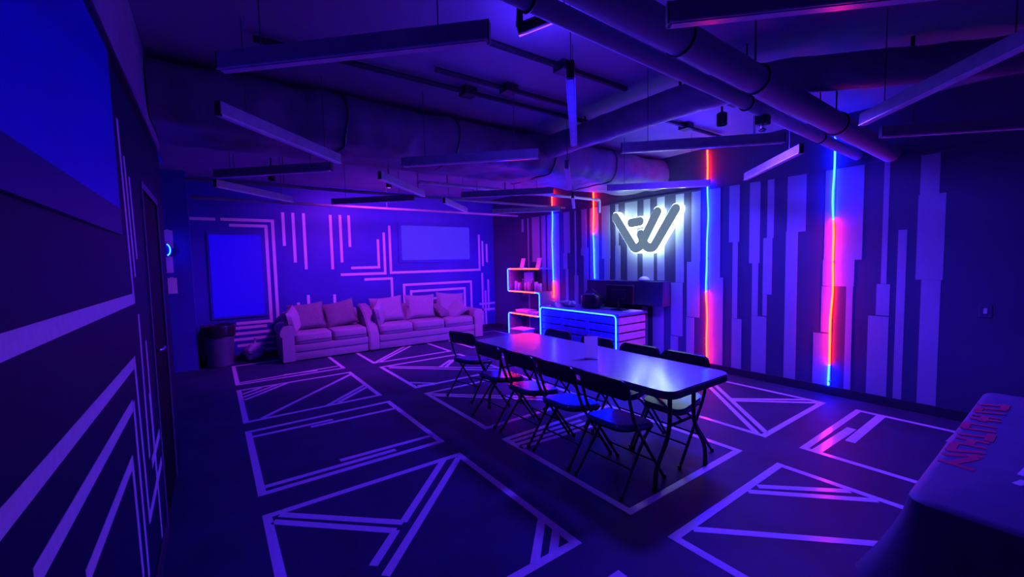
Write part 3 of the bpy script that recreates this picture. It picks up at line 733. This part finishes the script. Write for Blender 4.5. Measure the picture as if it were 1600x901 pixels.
for off, t_ in levels:
    row = []
    for i, p in enumerate(ring0):
        nrm = Vector((max(-1, min(1, (abs(p.x)-(LX/2-0.06))/0.06))*math.copysign(1, p.x) if abs(p.x) > LX/2-0.06 else 0,
                      max(-1, min(1, (abs(p.y)-(LY/2-0.06))/0.06))*math.copysign(1, p.y) if abs(p.y) > LY/2-0.06 else 0))
        nrm = nrm.normalized() if nrm.length > 0.01 else Vector((0, 1))
        if off is not None:
            q = p+nrm*off; z = ZT-t_
        else:
            c = corner(p)
            drop = 0.215+0.10*c+0.012*math.sin(i*0.5)
            fl = 0.03+0.11*c+0.022*math.sin(i*0.62)+0.012*math.sin(i*1.7)
            q = p+nrm*(0.016+fl*t_**1.3); z = ZT-0.03-drop*t_
        row.append(bm.verts.new((q.x, q.y, z)))
    rws.append(row)
for i in range(N_): bm.faces.new((cen, rws[0][i], rws[0][(i+1) % N_]))
for a, b in zip(rws, rws[1:]):
    for i in range(N_): bm.faces.new((a[i], b[i], b[(i+1) % N_], a[(i+1) % N_]))
bmesh.ops.recalc_face_normals(bm, faces=bm.faces)
cloth = link('tablecloth', bm, M['cloth'], ct, True)
for sx in (-1, 1):
    for sy in (-1, 1):
        link('leg', tube(B(), [(sx*0.8, sy*0.3, 0), (sx*0.8, sy*0.3, 0.73)], 0.016), M['chairm'], ct, True)
link('board', rbox(-LX/2+0.02, LX/2-0.02, -LY/2+0.02, LY/2-0.02, 0.72, 0.748), M['trim'], ct)
# faded red lettering along the far edge (strokes as they show) and white mark
LET = [((2.36, .335), (2.345, .235)), ((2.44, .335), (2.53, .235)), ((2.36, .30), (2.50, .245)), ((2.505, .335), (2.585, .235)), ((2.52, .325), (2.62, .325)), ((2.63, .335), (2.65, .235)),
       ((2.71, .335), (2.73, .235)), ((2.63, .285), (2.72, .285)), ((2.77, .335), (2.82, .235)), ((2.755, .24), (2.87, .24)), ((2.88, .335), (2.92, .235)), ((2.98, .335), (3.0, .235)), ((2.88, .33), (2.98, .33)),
       ((3.08, .335), (3.12, .235)), ((3.06, .29), (3.16, .29)), ((3.15, .335), (3.17, .24)), ((3.22, .335), (3.28, .235)), ((3.31, .335), (3.36, .235)), ((3.25, .325), (3.33, .325)), ((3.39, .335), (3.46, .24)), ((3.37, .245), (3.48, .245))]
for i, ((x0, y0), (x1, y1)) in enumerate(LET):
    o = link('letter_stroke', strip(B(), (x0-2.845, y0+0.04, ZT), (x1-2.845, y1+0.04, ZT), 0.028, (0, 0, 1), 0.0014+0.00015*i), M['redprint'], cloth)
for (x0, y0), (x1, y1) in (((2.31, .118), (2.37, .10)), ((2.42, .112), (2.52, .10)), ((2.30, .10), (2.36, .06))):
    link('print_mark', strip(B(), (x0-2.845, y0+0.04, ZT), (x1-2.845, y1+0.04, ZT), 0.05, (0, 0, 1), 0.0014), M['whiteprint'], cloth)

# ================================================================== CEILING GEAR
# wrapped main duct along x
def wrapped_duct(name, label, x0, x1, y0, y1, z0, z1):
    t = thing(name, label, 'duct', (0, 0, 0))
    bm = B(); nx, npr = 120, 44
    sec = rrect((y0+y1)/2, (z0+z1)/2, y1-y0, z1-z0, 0.16, 6)
    P = [Vector(p) for p in sec]; P.append(P[0]); d = [0]
    for a, b in zip(P, P[1:]): d.append(d[-1]+(b-a).length)
    prof = []; j = 0
    for i in range(npr):
        s = d[-1]*i/npr
        while d[j+1] < s: j += 1
        prof.append(P[j].lerp(P[j+1], (s-d[j])/max(1e-9, d[j+1]-d[j])))
    rows_ = []
    for i in range(nx+1):
        x = x0+(x1-x0)*i/nx; row = []
        for p in prof:
            c = Vector(((y0+y1)/2, (z0+z1)/2)); dn = (p-c).normalized()
            w = 0.035*noise.noise((x*1.6, p.x*2.5, p.y*3))+0.02*noise.noise((x*7, p.x*5+p.y*6, 3.3))-0.02*abs(math.sin(x*2.7))**12
            q = p+dn*w
            row.append(bm.verts.new((x, q.x, min(q.y, ZC-0.004))))
        rows_.append(row)
    for a, b in zip(rows_, rows_[1:]):
        for k in range(npr): bm.faces.new((a[k], a[(k+1) % npr], b[(k+1) % npr], b[k]))
    bm.faces.new(rows_[0]); bm.faces.new(rows_[-1][::-1])
    bmesh.ops.recalc_face_normals(bm, faces=bm.faces)
    link('duct_wrap', bm, M['duct'], t, True)
    for k in range(1, 5):
        x = x0+(x1-x0)*k/5+0.11*(k % 2)
        pts = [(x+0.01*math.sin(i), p.x+0.0, min(p.y, ZC-0.01)) for i, p in enumerate([c_+(q-c_)*1.02 for q in prof for c_ in [Vector(((y0+y1)/2, (z0+z1)/2))]])]
        link('hanger_strap', tube(B(), pts, 0.008, 5, closed=True), M['wire'], t)
    return t
wrapped_duct('wrapped_duct', 'big wrinkled wrapped air duct crossing the room under the ceiling', -0.29, XR-0.01, 3.78, 4.78, 2.66, 3.10)
# flexible duct: from the main duct towards the camera, then diagonally away
pts = [(3.3, 3.80, 2.93), (3.3, 3.2, 2.93), (3.3, 2.6, 2.93), (3.31, 2.1, 2.93), (3.36, 1.75, 2.93), (3.52, 1.42, 2.93), (3.8, 1.1, 2.92), (4.1, 0.8, 2.92), (4.5, 0.4, 2.93), (4.8, 0.05, 2.94), (4.95, -0.4, 2.95), (4.98, -1.0, 2.95)]
fine = arc_path(pts, 0.3, 4); rr = [0.125+0.012*noise.noise((i*0.7, 0, 0)) for i in range(len(fine))]
t = thing('flexible_duct', 'dark wrapped round duct running from the big duct over the pipes', 'duct')
link('duct_wrap', tube(B(), fine, rr, 16), M['flex'], t, True)
for p in (pts[1], pts[3], pts[7]):
    link('hanger', tube(B(), [(p[0], p[1], p[2]+0.13), (p[0], p[1], ZC)], 0.012), M['blackm'], t)
# pipes along x
def pipe(name, label, p, q, r, m_, bands=()):
    t = thing(name, label, 'pipe', (0, 0, 0))
    p, q = Vector(p), Vector(q)
    link('pipe_run', tube(B(), [p, q], r, 20), m_, t, True)
    for x in bands:
        c_ = p.lerp(q, (x-p.x)/(q.x-p.x)); y, z = c_.y, c_.z
        link('pipe_clamp', tube(B(), [(x, y+(r+0.004)*math.cos(a*math.pi/12), z+(r+0.004)*math.sin(a*math.pi/12)) for a in range(24)], 0.007, 6, closed=True), M['blackm'], t)
        link('hanger_rod', tube(B(), [(x, y, z+r), (x, y, ZC)], 0.006), M['blackm'], t)
    return t
pipe('large_pipe', 'thick pale pipe crossing high overhead to the striped wall', (-0.25, 1.34, 2.828), (XR-0.001, 1.243, 2.613), 0.083, M['pipe'], (2.05, 2.85, 4.2))
t = pipe('thin_pipe', 'thinner pipe running beside the thick overhead pipe', (-0.25, 1.493, 2.786), (XR-0.001, 1.514, 2.652), 0.047, M['pipe'], (1.2, 3.2, 4.6))
link('valve', rbox(3.42, 3.52, 1.47, 1.55, 2.60, 2.67, bev=0.01), M['blackm'], t)
link('valve_nozzle', lathe(B(), [(0.018, 2.55), (0.03, 2.56), (0.012, 2.575), (0.012, 2.60)], 12, (3.47, 1.51, 0)), M['chrome'], t, True)
for y, x0, x1, lb in ((2.44, 1.56, 3.02, 'nearest black conduit on the ceiling between pipe and big duct'), (3.0, 1.48, 2.85, 'middle short black conduit on the ceiling before the big duct'), (3.24, 0.3, 3.5, 'long black conduit on the ceiling closest to the big duct'),
                      (2.05, 3.62, 4.7, 'black conduit on the ceiling above the striped wall lamp fixtures'), (2.75, 3.7, 5.2, 'black conduit on the ceiling near the red led strip')):
    t = thing('ceiling_conduit', lb, 'conduit', (0, 0, 0), group='black conduits on the ceiling')
    link('tube', tube(B(), [(x0, y, ZC-0.035), (x1, y, ZC-0.035)], 0.022, 8), M['blackm'], t, True)
    link('junction_box', rbox((x0+x1)/2-0.06, (x0+x1)/2+0.06, y-0.06, y+0.06, ZC-0.07, ZC-0.001, bev=0.004), M['blackm'], t)
# far sprinkler pipe
t = thing('sprinkler_pipe', 'pale sprinkler pipe ending left of the white sign', 'pipe', (0, 0, 0))
link('pipe_run', tube(B(), [(2.2, 5.05, 2.64), (5.50, 5.05, 2.64)], 0.022, 10), M['pvc'], t, True)
link('elbow', tube(B(), arc_path([(5.45, 5.05, 2.64), (5.53, 5.05, 2.64), (5.53, 5.05, 2.42)], 0.05), 0.03, 10), M['pvc'], t, True)
for x in (4.0, 4.9): link('coupling', tube(B(), [(x-0.04, 5.05, 2.64), (x+0.04, 5.05, 2.64)], 0.032, 10), M['pvc'], t, True)
for x in (2.6, 4.4): link('hanger_rod', tube(B(), [(x, 5.05, 2.66), (x, 5.05, ZC)], 0.005), M['wire'], t)
for y, z, x0, x1, lb in ((6.0, 2.62, -0.2, 5.6, 'thin dark pipe crossing the room beyond the big duct'), (7.4, 2.60, -0.2, 5.5, 'farthest thin dark pipe close to the back wall')):
    t = thing('thin_pipe', lb, 'pipe', (0, 0, 0))
    link('pipe_run', tube(B(), [(x0, y, z), (x1, y, z)], 0.022, 10), M['flex'], t, True)
    for x in (0.8, 2.6, 4.4): link('hanger_rod', tube(B(), [(x, y, z+0.02), (x, y, ZC)], 0.005), M['wire'], t)

# linear light fixtures, zig-zag
FL, FW_, FH_, FZ = 1.215, 0.036, 0.080, 2.47
def make_fixture():
    t = thing('linear_light', 'x', 'light fixture', group='linear ceiling lights in a zigzag')
    link('housing', rbox(-FL/2, FL/2, -FW_/2, FW_/2, FZ+0.008, FZ+FH_, bev=0.002), M['housing'], t)
    link('diffuser', rbox(-FL/2+0.01, FL/2-0.01, -FW_/2+0.003, FW_/2-0.003, FZ-0.003, FZ+0.0075), M['diffuser'], t)
    for s in (-1, 1):
        link('bottom_flange', rbox(-FL/2, FL/2, s*(FW_/2+0.003)-0.003, s*(FW_/2+0.003)+0.003, FZ, FZ+0.006), M['diffuser'], t)
        link('end_cap', rbox(s*(FL/2+0.003)-0.003, s*(FL/2+0.003)+0.003, -FW_/2, FW_/2, FZ, FZ+FH_), M['black'], t)
        link('hanging_wire', tube(B(), [(s*FL*0.33, 0, FZ+FH_), (s*FL*0.33, 0, ZC)], 0.003, 5), M['wire'], t)
    return t
fx = make_fixture()
short_wire = {}
for s in (-1, 1):
    bm = tube(B(), [(s*FL*0.33, 0, FZ+FH_), (s*FL*0.33, 0, 2.69)], 0.003, 5)
    me = bpy.data.meshes.new('hanging_wire'); bm.to_mesh(me); bm.free(); me.materials.append(M['wire']); short_wire[s] = me
CX = [0.51, 1.87, 3.21, 4.57]
FIX = []
for ci in range(4):
    ys = [(1.86, -1), (3.37, 1), (4.545, -1), (5.935, 1)] if ci % 2 == 0 else [(0.535, -1), (1.92, 1), (3.205, -1), (4.70, 1), (5.9, -1)]
    if ci == 2: ys = [(0.52, 1)]+ys
    for y, s in ys: FIX.append((CX[ci], y, s, ci))
ci_n = ['left-hand', 'second', 'third', 'right-hand']; cnt = {}
on = ['nearest', 'second', 'third', 'fourth', 'fifth']
for i, (x, y, s, ci) in enumerate(FIX):
    o = fx if i == 0 else copy_tree(fx)
    o.location = (x, y, 0); o.rotation_euler = (0, 0, s*math.pi/4)
    k = cnt.get(ci, 0); cnt[ci] = k+1
    for ch in o.children:                      # lights under the big duct hang from the duct itself
        if ch.name.startswith('hanging_wire'):
            lx = ch.data.vertices[0].co.x
            wy = y+math.sin(s*math.pi/4)*lx
            if 3.72 < wy < 4.84: ch.data = short_wire[1 if lx > 0 else -1]
    o['label'] = '%s hanging linear light from the camera in the %s zigzag row' % (on[k], ci_n[ci])

# ceiling spotlights: one in view by the pipes, and cans added to house the fill lamps
t = thing('ceiling_spotlight', 'black angled spotlight with a violet edge beside the overhead pipes', 'spotlight', (0, 0, 0), group='ceiling spotlights')
link('stem', tube(B(), [(1.40, 1.83, ZC), (1.42, 1.85, 2.98), (1.44, 1.88, 2.88)], [0.012, 0.016, 0.022], 10), M['blackm'], t, True)
link('can_body', tube(B(), [(1.44, 1.90, 2.875), (1.47, 1.87, 2.885), (1.60, 1.745, 2.935)], [0.028, 0.032, 0.030], 14), M['blackm'], t, True)
link('lens', tube(B(), [(1.452, 1.903, 2.846), (1.585, 1.775, 2.896)], 0.006, 8), M['e_uv'], t, True)
link('cable', tube(B(), [(1.60, 1.745, 2.945), (1.63, 1.72, 3.0), (1.66, 1.74, 3.06), (1.65, 1.76, ZC)], 0.006), M['pvc'], t, True)
for (p, c_, e_, a_, t_), lb in zip(FILL_LAMPS, ('added fill lamp can above the striped wall side of the table', 'added fill lamp can in front of the long sofa',
                                           'added fill lamp can near the neon shelf', 'added fill lamp can in front of the bin corner')):
    t = thing('ceiling_spotlight', lb, 'spotlight', (p[0], p[1], ZC), group='ceiling spotlights')
    zz = p[2]-ZC
    link('stem', tube(B(), [(0, 0, 0), (0, 0, zz+0.13)], 0.010), M['blackm'], t)
    link('can_body', lathe(B(), [(0.030, zz+0.13), (0.045, zz+0.12), (0.045, zz+0.015), (0.040, zz+0.015), (0.040, zz+0.03)], 18), M['blackm'], t, True)
